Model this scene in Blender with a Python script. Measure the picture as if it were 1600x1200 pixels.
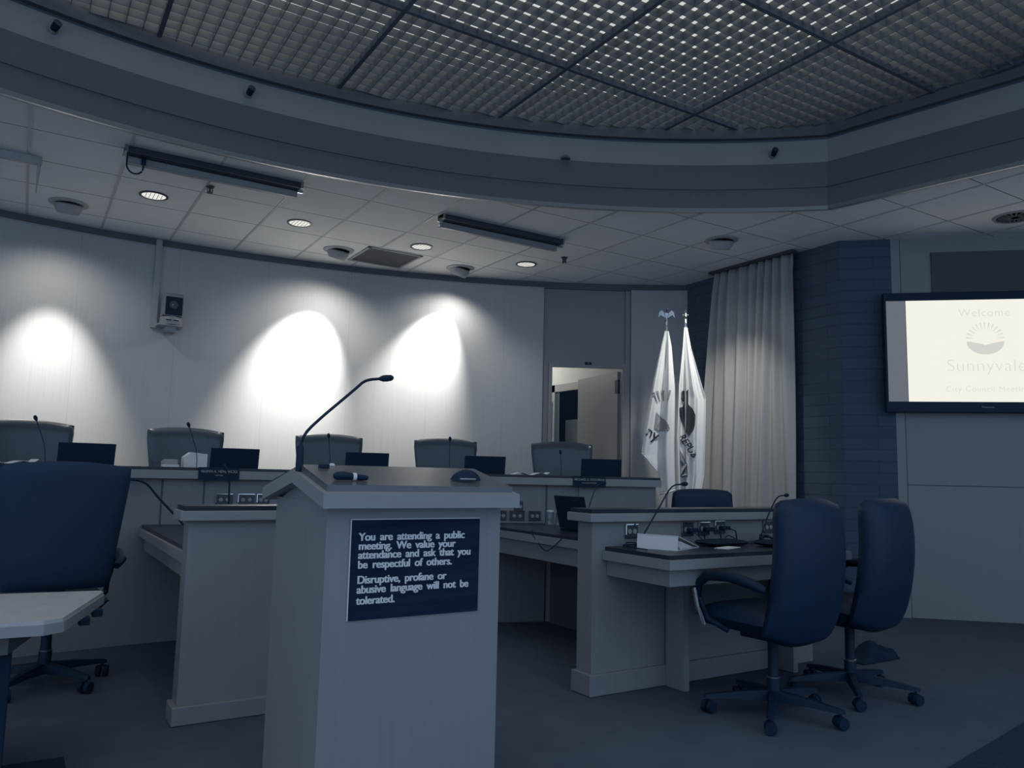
import bpy, bmesh, math, random
from mathutils import Vector, Matrix
random.seed(7)
R_ = math.radians
C = bpy.context.scene.collection
for o in list(bpy.data.objects): bpy.data.objects.remove(o)
scn = bpy.context.scene

# ------------------------------------------------------------------ camera
F_PX, PITCH, ROLL, YAW, EYE = 1226.0, R_(6.51), R_(1.30), R_(-31.89), 1.18
fw = Vector((0, math.cos(PITCH), math.sin(PITCH))); rt = Vector((1, 0, 0)); up = Vector((0, -math.sin(PITCH), math.cos(PITCH)))
r2 = rt*math.cos(ROLL)+up*math.sin(ROLL); u2 = -rt*math.sin(ROLL)+up*math.cos(ROLL)
Z = Matrix.Rotation(YAW, 3, 'Z'); r2 = Z@r2; u2 = Z@u2; f2 = Z@fw
cam_d = bpy.data.cameras.new('camera'); cam_d.sensor_width = 36; cam_d.lens = F_PX/1600*36; cam_d.clip_start = .05
cam = bpy.data.objects.new('camera', cam_d); C.objects.link(cam)
cam.matrix_world = Matrix(((r2.x, u2.x, -f2.x, 0), (r2.y, u2.y, -f2.y, 0), (r2.z, u2.z, -f2.z, EYE), (0, 0, 0, 1)))
scn.camera = cam

# ------------------------------------------------------------------ world, exposure
w = bpy.data.worlds.new('world'); scn.world = w; w.use_nodes = True
bg = w.node_tree.nodes['Background']
bg.inputs[0].default_value = (.47, .665, .96, 1); bg.inputs[1].default_value = .98
scn.view_settings.view_transform = 'Standard'; scn.view_settings.look = 'None'
scn.view_settings.exposure = 0; scn.view_settings.gamma = 1

OX, OY = 1.21, -.38           # centre of the round council chamber
RW, RR, CZ, DZ = 8.70, 6.01, 3.42, .36   # wall radius, ceiling-well radius, ceiling height, dais floor
def pol(R, az, z=None):
    a = R_(az); x = OX+R*math.sin(a); y = OY+R*math.cos(a)
    return Vector((x, y)) if z is None else Vector((x, y, z))

WARM = (1.0, .97, .89)
def lamp(name, kind, loc, target, energy, color=WARM, size=.05, spot=60, blend=1.0, parent=None, sx=None, sy=None):
    d = bpy.data.lights.new(name, kind); d.energy = energy; d.color = color
    if kind == 'SPOT': d.spot_size = R_(spot); d.spot_blend = blend; d.shadow_soft_size = size
    elif kind == 'AREA': d.shape = 'RECTANGLE'; d.size = sx; d.size_y = sy
    else: d.shadow_soft_size = size
    o = bpy.data.objects.new(name, d); C.objects.link(o)
    o.location = loc
    if target is not None: o.rotation_euler = (Vector(target)-Vector(loc)).to_track_quat('-Z', 'Y').to_euler()
    return o
# eyeball spots aimed at the curved wall (fixture bodies are built further down)
EYES = [((.19, 7.64), (.17, 8.26, 1.45), 330, 50), ((2.61, 7.62), (2.42, 8.24, 2.15), 620, 55), ((3.96, 7.50), (3.75, 7.95, 2.25), 440, 58), ((5.47, 5.10), (5.85, 5.75, 1.5), 110, 80)]
EZ = CZ-.085
for (ex, ey), tg, pw, sz in EYES:
    lamp('wall_spot_light', 'SPOT', (ex, ey, EZ-.06), tg, pw, size=.03, spot=sz, blend=1)
    lamp('wall_spill_light', 'SPOT', (ex, ey, EZ-.06), (tg[0], tg[1], tg[2]-.9), pw*.08, size=.03, spot=140, blend=1)
CANS = [(.78, 6.98), (2.01, 6.98), (3.25, 7.0), (4.45, 6.92)]
for x, y in CANS:
    lamp('downlight_lamp', 'SPOT', (x, y, CZ-.01), (x, y, 0), 40, size=.06, spot=100, blend=1)

# ------------------------------------------------------------------ materials
def duo(v):
    return (.004+.93*v, .012+.925*v, .028+.90*v, 1)
def new_mat(name, col, rough=.6, spec=.4, metal=0):
    m = bpy.data.materials.new(name); m.use_nodes = True
    b = m.node_tree.nodes['Principled BSDF']
    b.inputs['Base Color'].default_value = col if len(col) == 4 else (*col, 1)
    b.inputs['Roughness'].default_value = rough; b.inputs['Specular IOR Level'].default_value = spec; b.inputs['Metallic'].default_value = metal
    return m
def nodes(m): return m.node_tree.nodes, m.node_tree.links, m.node_tree.nodes['Principled BSDF']
def noisy(m, scale, c0, c1, mapping=(1, 1, 1), coord='Object', bump=0, detail=4, bscale=None):
    n, l, b = nodes(m)
    tc = n.new('ShaderNodeTexCoord'); mp = n.new('ShaderNodeMapping'); mp.inputs['Scale'].default_value = mapping
    l.new(tc.outputs[coord], mp.inputs[0])
    nz = n.new('ShaderNodeTexNoise'); nz.inputs['Scale'].default_value = scale; nz.inputs['Detail'].default_value = detail
    l.new(mp.outputs[0], nz.inputs['Vector'])
    cr = n.new('ShaderNodeValToRGB'); cr.color_ramp.elements[0].color = c0; cr.color_ramp.elements[1].color = c1
    cr.color_ramp.elements[0].position = .3; cr.color_ramp.elements[1].position = .7
    l.new(nz.outputs['Fac'], cr.inputs[0]); l.new(cr.outputs[0], b.inputs['Base Color'])
    if bump:
        bp = n.new('ShaderNodeBump'); bp.inputs['Strength'].default_value = bump; bp.inputs['Distance'].default_value = .01
        l.new(nz.outputs['Fac'], bp.inputs['Height']); l.new(bp.outputs[0], b.inputs['Normal'])
    return cr, mp, tc
def wood(name, v, dv=.04, rough=.45, mp=(42, 42, 1.0), spec=.35):
    m = new_mat(name, duo(v), rough, spec); noisy(m, 2.2, duo(v-dv*.5), duo(v+dv*.5), mp); return m

M = {}
M['wood'] = wood('pale_wood', .255, .018, mp=(16, 16, .9))
M['wood_x'] = wood('pale_wood_edge', .29, .03, mp=(1.2, 30, 30))
M['wood_dark'] = wood('painted_beam_wood', .13, .012, .5)
M['plaster'] = new_mat('plaster', duo(.31), .8, .2); noisy(M['plaster'], 3, duo(.30), duo(.32))
M['laminate'] = new_mat('dark_laminate', duo(.02), .35, .35); noisy(M['laminate'], 6, duo(.014), duo(.026))
M['lecttop'] = new_mat('lectern_top_laminate', duo(.10), .22, .6); noisy(M['lecttop'], 8, duo(.09), duo(.11), (1, 20, 1))
M['leather'] = new_mat('dark_leather', (.008, .026, .060, 1), .5, .28); noisy(M['leather'], 60, (.006, .022, .054, 1), (.009, .028, .066, 1), bump=.06)
M['leather_mid'] = new_mat('grey_leather', (.042, .062, .088, 1), .30, .6); noisy(M['leather_mid'], 40, (.038, .058, .082, 1), (.046, .066, .094, 1), bump=.04)
M['fabric'] = new_mat('black_fabric', (.022, .044, .085, 1), .8, .2); noisy(M['fabric'], 200, (.019, .040, .078, 1), (.025, .048, .092, 1), bump=.05)
M['black'] = new_mat('black_plastic', (.007, .022, .048, 1), .5, .2)
M['blackmatte'] = new_mat('matte_black', (.010, .026, .052, 1), .7, .15)
M['steel'] = new_mat('steel', duo(.45), .28, .5, 1)
M['chrome'] = new_mat('chrome', duo(.7), .12, .5, 1)
M['alu'] = new_mat('grey_metal', duo(.28), .4, .5, .6)
M['white'] = new_mat('white_plastic', duo(.72), .5, .4)
M['paper'] = new_mat('paper', duo(.8), .7, .2)
M['greyplastic'] = new_mat('grey_plastic', duo(.32), .45, .4)
M['signblack'] = new_mat('sign_black', (.010, .022, .048, 1), .7, .08); noisy(M['signblack'], 3, (.007, .016, .038, 1), (.014, .03, .06, 1), (1, 1, 14))
M['signtext'] = new_mat('sign_text', duo(.74), .6, .3)
M['platetext'] = new_mat('nameplate_text', duo(.4), .6, .3)
M['curtain'] = new_mat('curtain_cloth', duo(.36), .85, .2); noisy(M['curtain'], 4, duo(.35), duo(.38), (20, 20, .6), bump=.05)
M['flagwhite'] = new_mat('flag_white_cloth', duo(.78), .8, .2)
M['flagdark'] = new_mat('flag_dark_print', duo(.05), .8, .2)
M['flaggrey'] = new_mat('flag_grey_print', duo(.30), .8, .2)
M['flagband'] = new_mat('flag_band', duo(.26), .8, .2)
M['darkpaint'] = new_mat('dark_paint', duo(.13), .6, .3)
M['bay'] = new_mat('bay_paint', duo(.30), .6, .3); noisy(M['bay'], 2, duo(.29), duo(.31))
M['doorwood'] = wood('door_wood', .30, .012)
M['hallpaint'] = new_mat('hall_paint', duo(.62), .8, .2)
M['blade'] = new_mat('louver_blade', (.135, .155, .18, 1), .35, .5)
M['bar'] = new_mat('louver_bar', (.09, .115, .15, 1), .6, .3)
M['rail'] = new_mat('dark_rail', duo(.04), .35, .5)
M['edgemetal'] = new_mat('brushed_edge_metal', duo(.42), .30, .5, .8)
M['ceilitem'] = new_mat('ceiling_item_paint', duo(.40), .5, .3)
M['tabletop'] = new_mat('table_laminate', duo(.50), .45, .4); noisy(M['tabletop'], 12, duo(.46), duo(.54), (1, 1, 1))
M['screenpanel'] = new_mat('projection_recess', duo(.10), .8, .2)

# curved wall panelling: vertical grain plus panel seams, UV u = metres along the wall
m = new_mat('wall_panelling', duo(.45), .55, .3); M['wall'] = m
cr, mp, tc = noisy(m, 3.0, duo(.425), duo(.475), (60, .6, 1), 'UV', detail=6)
n, l, b = nodes(m)
sep = n.new('ShaderNodeSeparateXYZ'); l.new(tc.outputs['UV'], sep.inputs[0])
dv = n.new('ShaderNodeMath'); dv.operation = 'DIVIDE'; dv.inputs[1].default_value = .875; l.new(sep.outputs[0], dv.inputs[0])
fr = n.new('ShaderNodeMath'); fr.operation = 'FRACT'; l.new(dv.outputs[0], fr.inputs[0])
lt = n.new('ShaderNodeMath'); lt.operation = 'LESS_THAN'; lt.inputs[1].default_value = .004; l.new(fr.outputs[0], lt.inputs[0])
mx = n.new('ShaderNodeMixRGB'); mx.inputs[2].default_value = duo(.34); l.new(lt.outputs[0], mx.inputs[0]); l.new(cr.outputs[0], mx.inputs[1]); l.new(mx.outputs[0], b.inputs['Base Color'])

# right wall panelling
m = wood('right_wall_panelling', .27, .012, .5, (26, 26, .7)); M['wallr'] = m
# tiled ceiling: T-bar lines at the tile pitch
m = new_mat('acoustic_tiles', duo(.8), .9, .1); M['tiles'] = m
n, l, b = nodes(m)
tc = n.new('ShaderNodeTexCoord'); sep = n.new('ShaderNodeSeparateXYZ'); l.new(tc.outputs['Object'], sep.inputs[0])
def line(axis, off, pitch, width):
    a = n.new('ShaderNodeMath'); a.operation = 'SUBTRACT'; l.new(sep.outputs[axis], a.inputs[0]); a.inputs[1].default_value = off-width/2
    d = n.new('ShaderNodeMath'); d.operation = 'DIVIDE'; l.new(a.outputs[0], d.inputs[0]); d.inputs[1].default_value = pitch
    f = n.new('ShaderNodeMath'); f.operation = 'FRACT'; l.new(d.outputs[0], f.inputs[0])
    t = n.new('ShaderNodeMath'); t.operation = 'LESS_THAN'; l.new(f.outputs[0], t.inputs[0]); t.inputs[1].default_value = width/pitch
    return t
ty = line(1, 7.885, .6145, .009)
nz = n.new('ShaderNodeTexNoise'); nz.inputs['Scale'].default_value = 160; l.new(tc.outputs['Object'], nz.inputs['Vector'])
cr = n.new('ShaderNodeValToRGB'); cr.color_ramp.elements[0].color = duo(.80); cr.color_ramp.elements[1].color = duo(.86); l.new(nz.outputs[0], cr.inputs[0])
m1 = n.new('ShaderNodeMixRGB'); l.new(ty.outputs[0], m1.inputs[0]); l.new(cr.outputs[0], m1.inputs[1]); m1.inputs[2].default_value = duo(.14)
l.new(m1.outputs[0], b.inputs['Base Color'])
M['tbar'] = new_mat('ceiling_grid_bar', duo(.52), .5, .4)
# brick
m = new_mat('dark_brick', duo(.05), .8, .2); M['brick'] = m
n, l, b = nodes(m)
tc = n.new('ShaderNodeTexCoord'); br = n.new('ShaderNodeTexBrick')
br.inputs['Color1'].default_value = (.064, .094, .136, 1); br.inputs['Color2'].default_value = (.074, .106, .150, 1); br.inputs['Mortar'].default_value = (.055, .083, .124, 1)
br.inputs['Scale'].default_value = 1; br.inputs['Brick Width'].default_value = .60; br.inputs['Row Height'].default_value = .105; br.inputs['Mortar Size'].default_value = .008
l.new(tc.outputs['UV'], br.inputs['Vector']); l.new(br.outputs['Color'], b.inputs['Base Color'])
bp = n.new('ShaderNodeBump'); bp.inputs['Strength'].default_value = .6; bp.inputs['Distance'].default_value = .01; bp.invert = True
l.new(br.outputs['Fac'], bp.inputs['Height']); l.new(bp.outputs[0], b.inputs['Normal'])
# carpets
m = new_mat('carpet', duo(.10), .95, .1); M['carpet'] = m; noisy(m, 5, (.072, .094, .128, 1), (.088, .112, .148, 1), bump=.15, detail=8)
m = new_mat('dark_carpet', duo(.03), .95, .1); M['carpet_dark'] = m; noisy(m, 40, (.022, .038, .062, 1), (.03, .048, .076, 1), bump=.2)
def emit(name, col, s):
    m = bpy.data.materials.new(name); m.use_nodes = True; n = m.node_tree.nodes; n.clear()
    e = n.new('ShaderNodeEmission'); e.inputs[0].default_value = (*col, 1); e.inputs[1].default_value = s
    o = n.new('ShaderNodeOutputMaterial'); m.node_tree.links.new(e.outputs[0], o.inputs[0]); return m
M['tv_white'] = emit('screen_white', (.905, .885, .805), 1.0)
M['tv_grey'] = emit('screen_grey', (.135, .155, .185), 1.0)
M['tv_print'] = emit('screen_print', (.66, .66, .62), 1.0)
M['tv_text'] = emit('screen_text', (.72, .71, .66), 1.0)
M['lampface'] = emit('lamp_face', (.86, .85, .80), .95)
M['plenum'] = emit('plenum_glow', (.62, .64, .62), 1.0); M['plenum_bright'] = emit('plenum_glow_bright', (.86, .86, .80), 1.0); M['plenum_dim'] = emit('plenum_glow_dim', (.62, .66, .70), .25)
M['tube'] = emit('reflection_glow', (.9, .88, .82), 1.0)  # emission that paints the reflection on one rail fixture
M['glass'] = new_mat('clear_glass', (.8, .85, .9), .03, .5)
M['glass'].node_tree.nodes['Principled BSDF'].inputs['Transmission Weight'].default_value = .95
M['finial'] = new_mat('finial_metal', duo(.55), .25, .5, .9)

# ------------------------------------------------------------------ mesh helpers
def box(bm, x0, x1, y0, y1, z0, z1, mtx=None, bev=0):
    vs = [bm.verts.new((x, y, z)) for x in (x0, x1) for y in (y0, y1) for z in (z0, z1)]
    fs = [(0, 1, 3, 2), (4, 6, 7, 5), (0, 4, 5, 1), (2, 3, 7, 6), (0, 2, 6, 4), (1, 5, 7, 3)]
    faces = [bm.faces.new([vs[i] for i in f]) for f in fs]
    if bev:
        es = list({e for f in faces for e in f.edges})
        r = bmesh.ops.bevel(bm, geom=es, offset=bev, segments=2, affect='EDGES', profile=.5)
        vs = list({v for f in r['faces'] for v in f.verts} | {v for v in vs if v.is_valid})
    if mtx is not None: bmesh.ops.transform(bm, matrix=mtx, verts=[v for v in vs if v.is_valid])
    return vs
def tube(bm, pts, rad, seg=8, cap=True):
    pts = [Vector(p) for p in pts]; rings = []
    for i, p in enumerate(pts):
        t = (pts[min(i+1, len(pts)-1)]-pts[max(i-1, 0)]).normalized()
        a = Vector((0, 0, 1)) if abs(t.z) < .95 else Vector((1, 0, 0))
        u = t.cross(a).normalized(); v = t.cross(u)
        rr = rad[i] if isinstance(rad, (list, tuple)) else rad
        rings.append([bm.verts.new(p+(u*math.cos(2*math.pi*k/seg)+v*math.sin(2*math.pi*k/seg))*rr) for k in range(seg)])
    for a, b in zip(rings, rings[1:]):
        for k in range(seg): bm.faces.new((a[k], a[(k+1) % seg], b[(k+1) % seg], b[k]))
    if cap: bm.faces.new(rings[0]); bm.faces.new(rings[-1][::-1])
def lathe(bm, prof, c=(0, 0, 0), seg=24, mtx=None):
    rings = []; allv = []
    for r, z in prof:
        ring = [bm.verts.new((c[0]+r*math.cos(2*math.pi*k/seg), c[1]+r*math.sin(2*math.pi*k/seg), c[2]+z)) for k in range(seg)]
        rings.append(ring); allv += ring
    for a, b in zip(rings, rings[1:]):
        for k in range(seg): bm.faces.new((a[k], a[(k+1) % seg], b[(k+1) % seg], b[k]))
    bm.faces.new(rings[0][::-1]); bm.faces.new(rings[-1])
    if mtx is not None: bmesh.ops.transform(bm, matrix=mtx, verts=allv)
def prism(bm, poly, z0, z1, mtx=None):
    a = [bm.verts.new((p[0], p[1], z0)) for p in poly]; b = [bm.verts.new((p[0], p[1], z1)) for p in poly]
    bm.faces.new(a[::-1]); bm.faces.new(b); n = len(poly)
    for i in range(n): bm.faces.new((a[i], a[(i+1) % n], b[(i+1) % n], b[i]))
    if mtx is not None: bmesh.ops.transform(bm, matrix=mtx, verts=a+b)
def grid(bm, f, nu, nv, uvf=None):
    vs = [[bm.verts.new(f(i/nu, j/nv)) for j in range(nv+1)] for i in range(nu+1)]
    lay = bm.loops.layers.uv.verify() if uvf else None
    for i in range(nu):
        for j in range(nv):
            fc = bm.faces.new((vs[i][j], vs[i+1][j], vs[i+1][j+1], vs[i][j+1]))
            if uvf:
                for lp, (a, b) in zip(fc.loops, ((i, j), (i+1, j), (i+1, j+1), (i, j+1))): lp[lay].uv = uvf(a/nu, b/nv)
    return vs
def obj(name, bm, mat, parent=None, smooth=False, loc=None, solid=0, sub=0, keep=False):
    me = bpy.data.meshes.new(name)
    if not keep: bmesh.ops.recalc_face_normals(bm, faces=bm.faces)
    if smooth:
        for f in bm.faces: f.smooth = True
    bm.to_mesh(me); bm.free(); o = bpy.data.objects.new(name, me); C.objects.link(o)
    me.materials.append(M[mat] if isinstance(mat, str) else mat)
    if smooth:
        try: me.set_sharp_from_angle(angle=R_(50))
        except Exception: pass
    if parent: o.parent = parent
    if loc: o.location = loc
    if solid: md = o.modifiers.new('solid', 'SOLIDIFY'); md.thickness = solid; md.offset = 0
    if sub: md = o.modifiers.new('sub', 'SUBSURF'); md.levels = sub; md.render_levels = sub
    return o
def B(): return bmesh.new()
def thing(name, label, cat, loc=(0, 0, 0), rz=0, group=None):
    o = bpy.data.objects.new(name, None); C.objects.link(o); o.location = loc; o.rotation_euler = (0, 0, rz); o.empty_display_size = .1
    return tag(o, label, cat, group)
def tag(o, label, cat, group=None):
    o['label'] = label; o['category'] = cat
    if group: o['group'] = group
    return o
def struct(o): o['kind'] = 'structure'; return o
def quick(name, mat, fn, parent=None, smooth=False, **k):
    bm = B(); fn(bm); return obj(name, bm, mat, parent, smooth, **k)
def dup(root, loc, rz, label=None, group=None):
    r = root.copy(); C.objects.link(r); r.location = loc; r.rotation_euler = (0, 0, rz)
    if label: r['label'] = label
    if group: r['group'] = group
    for ch in list(root.children):
        c = ch.copy(); C.objects.link(c); c.parent = r
        for g in list(ch.children):
            d = g.copy(); C.objects.link(d); d.parent = c
    return r
def text_mesh(name, s, size, mat, parent, mtx, bold=0, align='LEFT', word=1.0, extr=.0008, kern=1.0, sx=1.0, thick=0):
    cu = bpy.data.curves.new(name, 'FONT'); cu.body = s; cu.size = size; cu.extrude = extr; cu.offset = bold; cu.align_x = align
    cu.space_word = word; cu.space_character = kern
    t = bpy.data.objects.new(name, cu); C.objects.link(t)
    dg = bpy.context.evaluated_depsgraph_get(); me = bpy.data.meshes.new_from_object(t.evaluated_get(dg))
    if thick:
        b_ = bmesh.new(); b_.from_mesh(me); src = b_.verts[:]+b_.edges[:]+b_.faces[:]
        for k_, dz_ in ((1, .0002), (2, .0004)):
            g_ = bmesh.ops.duplicate(b_, geom=src)['geom']; bmesh.ops.translate(b_, vec=(thick*k_, 0, dz_), verts=[v for v in g_ if isinstance(v, bmesh.types.BMVert)])
        b_.to_mesh(me); b_.free()
    bpy.data.objects.remove(t); me.transform(Matrix.Diagonal((sx, 1, 1, 1))); me.transform(mtx); me.materials.clear(); me.materials.append(M[mat])
    o = bpy.data.objects.new(name, me); C.objects.link(o)
    if parent: o.parent = parent
    return o
def arc_pts(R, a0, a1, n): return [pol(R, a0+(a1-a0)*i/n) for i in range(n+1)]
def curved_box(bm, R0, R1, a0, a1, z0, z1, n=None):
    n = n or max(2, int(abs(a1-a0)/1.5))
    I = arc_pts(R0, a0, a1, n); O = arc_pts(R1, a0, a1, n)
    ring = lambda i: [bm.verts.new((I[i].x, I[i].y, z0)), bm.verts.new((O[i].x, O[i].y, z0)), bm.verts.new((O[i].x, O[i].y, z1)), bm.verts.new((I[i].x, I[i].y, z1))]
    rs = [ring(i) for i in range(n+1)]
    for a, b in zip(rs, rs[1:]):
        for k in range(4): bm.faces.new((a[k], a[(k+1) % 4], b[(k+1) % 4], b[k]))
    bm.faces.new(rs[0]); bm.faces.new(rs[-1][::-1])

# ------------------------------------------------------------------ floor
struct(quick('floor', 'carpet', lambda b: box(b, -6, 10, -3, 9, -.05, 0)))
struct(quick('floor', 'carpet_dark', lambda b: prism(b, [(2.2, 1.69), (3.39, 1.93), (4.36, 2.09), (7.5, 2.62), (7.5, -.5), (2.2, -.5)], 0, .006)))
struct(quick('floor', 'carpet', lambda b: curved_box(b, 6.30, 8.68, -45, 38, .002, DZ, 60)))

# ------------------------------------------------------------------ curved back wall
def wall_arc(name, mat, R, a0, a1, z0, z1, th=.1):
    n = max(2, int(abs(a1-a0)))
    bm = B(); k = R*math.pi/180
    grid(bm, lambda u, v: pol(R, a0+(a1-a0)*u, z0+(z1-z0)*v), n, 1, lambda u, v: ((a0+(a1-a0)*u)*k, z0+(z1-z0)*v))
    grid(bm, lambda u, v: pol(R+th, a0+(a1-a0)*u, z0+(z1-z0)*v), n, 1, lambda u, v: ((a0+(a1-a0)*u)*k, z0+(z1-z0)*v))
    for a in (a0, a1): grid(bm, lambda u, v: pol(R+th*u, a, z0+(z1-z0)*v), 1, 1, lambda u, v: (a*k, z0))
    grid(bm, lambda u, v: pol(R+th*v, a0+(a1-a0)*u, z1), n, 1, lambda u, v: (0, 0))
    grid(bm, lambda u, v: pol(R+th*v, a0+(a1-a0)*u, z0), n, 1, lambda u, v: (0, 0))
    return struct(obj(name, bm, mat))
wall_arc('wall_back', 'wall', RW, -45, 26.1, 0, 3.35)
wall_arc('wall_back', 'wall', RW, 32.85, 37.3, 0, 3.35)
wall_arc('wall_back', 'bay', RW+.05, 25.9, 33.0, 2.45, CZ)
wall_arc('wall_back', 'bay', RW+.05, 25.9, 26.85, 0, 2.45)
wall_arc('wall_back', 'bay', RW+.05, 32.25, 33.0, 0, 2.45)
struct(quick('trim_1', 'darkpaint', lambda b: curved_box(b, RW+.02, RW+.12, -45, 37.3, 3.345, CZ, 60)))
struct(quick('trim_2', 'ceilitem', lambda b: (curved_box(b, RW-.006, RW+.012, -45, 26.1, 3.338, 3.347, 60), curved_box(b, RW-.006, RW+.012, 32.85, 37.3, 3.338, 3.347, 8))))
struct(quick('trim_3', 'bay', lambda b: (curved_box(b, RW+.02, RW+.06, 26.6, 26.85, DZ, 2.45, 2), curved_box(b, RW+.02, RW+.06, 32.25, 32.5, DZ, 2.45, 2), curved_box(b, RW+.02, RW+.06, 26.6, 32.5, 2.42, 2.47, 6), curved_box(b, RW+.02, RW+.055, 32.45, 32.8, DZ, CZ-.08, 2))))
struct(quick('trim_4', 'blackmatte', lambda b: curved_box(b, RW+.06, RW+.16, 26.72, 26.9, DZ, 2.42, 2)))
sg = quick('room_number_plate', 'black', lambda b: curved_box(b, RW+.012, RW+.022, 29.35, 29.85, 2.455, 2.485, 2)); tag(sg, 'tiny dark plate on the lintel above the open door', 'sign')
text_mesh('number', '97', .02, 'platetext', sg, Matrix.Translation(pol(RW+.011, 29.6, 2.463))@Matrix.Rotation(R_(-29.6), 4, 'Z')@Matrix.Rotation(R_(90), 4, 'X'), align='CENTER')

# hall behind the door
struct(quick('wall_hall', 'hallpaint', lambda b: (box(b, 6.42, 6.5, 9.15, 10.4, DZ, 3.1), box(b, 6.42, 6.5, 7.2, 8.25, DZ, 3.1), box(b, 6.42, 6.5, 8.25, 9.15, 2.42, 3.1), box(b, 4.4, 6.5, 10.4, 10.5, DZ, 3.1), box(b, 4.9, 4.98, 7.75, 10.4, DZ, 3.1))))
struct(quick('floor', 'carpet', lambda b: prism(b, [(4.95, 7.62), (6.5, 7.0), (8.4, 7.0), (8.4, 10.5), (4.95, 10.5)], DZ-.06, DZ-.001)))
struct(quick('ceiling', 'hallpaint', lambda b: prism(b, [(4.95, 7.62), (6.5, 7.0), (8.4, 7.0), (8.4, 10.5), (4.95, 10.5)], 3.1, 3.16)))
struct(quick('trim_5', 'greyplastic', lambda b: (box(b, 6.36, 6.43, 9.07, 9.17, DZ, 2.44), box(b, 6.36, 6.43, 8.2, 8.3, DZ, 2.44), box(b, 6.36, 6.43, 8.2, 9.17, 2.34, 2.44))))
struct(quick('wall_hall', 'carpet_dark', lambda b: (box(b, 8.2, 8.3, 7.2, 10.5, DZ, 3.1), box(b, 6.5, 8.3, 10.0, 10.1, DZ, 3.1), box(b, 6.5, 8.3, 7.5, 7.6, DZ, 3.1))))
lamp('hall_lamp', 'POINT', (5.6, 9.5, 2.9), None, 24, size=.15)
lamp('inner_room_fill', 'POINT', (7.4, 8.2, 2.8), None, 14, color=(.6, .8, 1), size=.15)  # added bluish fill that lifts the dark room and cabinet, no fixture there
cb = thing('cabinet', 'tall white cabinet in the dark room seen past the open door', 'cabinet', (6.95, 9.15, DZ))
quick('body', 'white', lambda b: box(b, -.16, .4, -.2, .25, 0, 1.62, bev=.008), cb)
quick('door', 'white', lambda b: box(b, -.178, -.161, -.17, .22, .05, 1.54, bev=.004), cb)
rk = tag(quick('wire_rack', 'white', lambda b: [box(b, -.035, .035, -.012, .012, .03+i*.037, .052+i*.037) for i in range(44)] + [box(b, -.038, -.026, -.018, .018, 0, 1.67), box(b, .026, .038, -.018, .018, 0, 1.67), box(b, -.004, .004, -.018, .018, 0, 1.67)], loc=(5.27, 7.62, DZ)), 'narrow white slatted rack just inside the doorway', 'rack')
# door leaf, opened into the hall
dl = pol(RW+.13, 32.15, DZ); lv = Vector((6.03, 7.97)); ang = math.atan2(lv.y-dl.y, lv.x-dl.x)
dr = struct(quick('door_1', 'doorwood', lambda b: box(b, .02, .98, -.022, .022, .01, 2.04, bev=.003), loc=tuple(dl))); dr.rotation_euler = (0, 0, ang)
quick('handle', 'chrome', lambda b: (lathe(b, [(.026, 0), (.026, .008), (.01, .012), (.01, .035), (.027, .045), (.027, .062), (.015, .07)], mtx=Matrix.Translation((.91, .022, 1.0))@Matrix.Rotation(R_(-90), 4, 'X'), seg=16),), dr, True)
for hz in (.35, 1.78):
    quick('hinge', 'black', lambda b: (box(b, .0, .07, .02, .028, hz, hz+.16), tube(b, [(0, .022, hz), (0, .022, hz+.16)], .011)), dr)

# ------------------------------------------------------------------ right side: brick, curtain, panelled wall
def seg_wall(name, mat, p, q, z0, z1, th=.12, off=0):
    p = Vector(p); q = Vector(q); d = (q-p); L = d.length; d.normalize(); nrm = Vector((-d.y, d.x))
    bm = B(); P = lambda s, t, z: Vector((p.x+d.x*s+nrm.x*t, p.y+d.y*s+nrm.y*t, z))
    for t in (off, off+th): grid(bm, lambda u, v: P(u*L, t, z0+(z1-z0)*v), 1, 1, lambda u, v: (u*L, z0+(z1-z0)*v))
    for s in (0, L): grid(bm, lambda u, v: P(s, off+th*u, z0+(z1-z0)*v), 1, 1, lambda u, v: (u*th, z0+(z1-z0)*v))
    for z in (z0, z1): grid(bm, lambda u, v: P(u*L, off+th*v, z), 1, 1, lambda u, v: (u*L, v*th))
    return obj(name, bm, mat)
WP, WQ = Vector((6.36, 4.48)), Vector((7.58, 3.35)); WD = (WQ-WP).normalized(); WN = Vector((-WD.y, WD.x))   # WN points away from the room
def wp(s, t=0): return WP+WD*s+WN*t
struct(seg_wall('wall_brick', 'brick', (6.47, 6.72), (6.36, 4.48), 0, CZ, .25))
struct(seg_wall('wall_brick', 'brick', wp(0), wp(.455), 0, CZ, .15))
struct(seg_wall('wall_right', 'wallr', wp(.54, .02), wp(3.4, .02), 0, 1.155, .1))
struct(seg_wall('wall_right', 'wallr', wp(.54, .02), wp(3.4, .02), 1.163, CZ, .1))
struct(seg_wall('wall_right', 'darkpaint', wp(.5, .03), wp(3.4, .03), 0, CZ, .12))
struct(seg_wall('wall_right', 'wallr', (8.72, 2.4), (8.9, -1.6), 0, CZ, .1))
struct(seg_wall('trim_6', 'wallr', wp(.455), wp(.53), 0, CZ, .12))
struct(seg_wall('wall_recess', 'screenpanel', wp(.80, .005), wp(3.2, .005), 2.80, 3.285, .012))
tr = []
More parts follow.
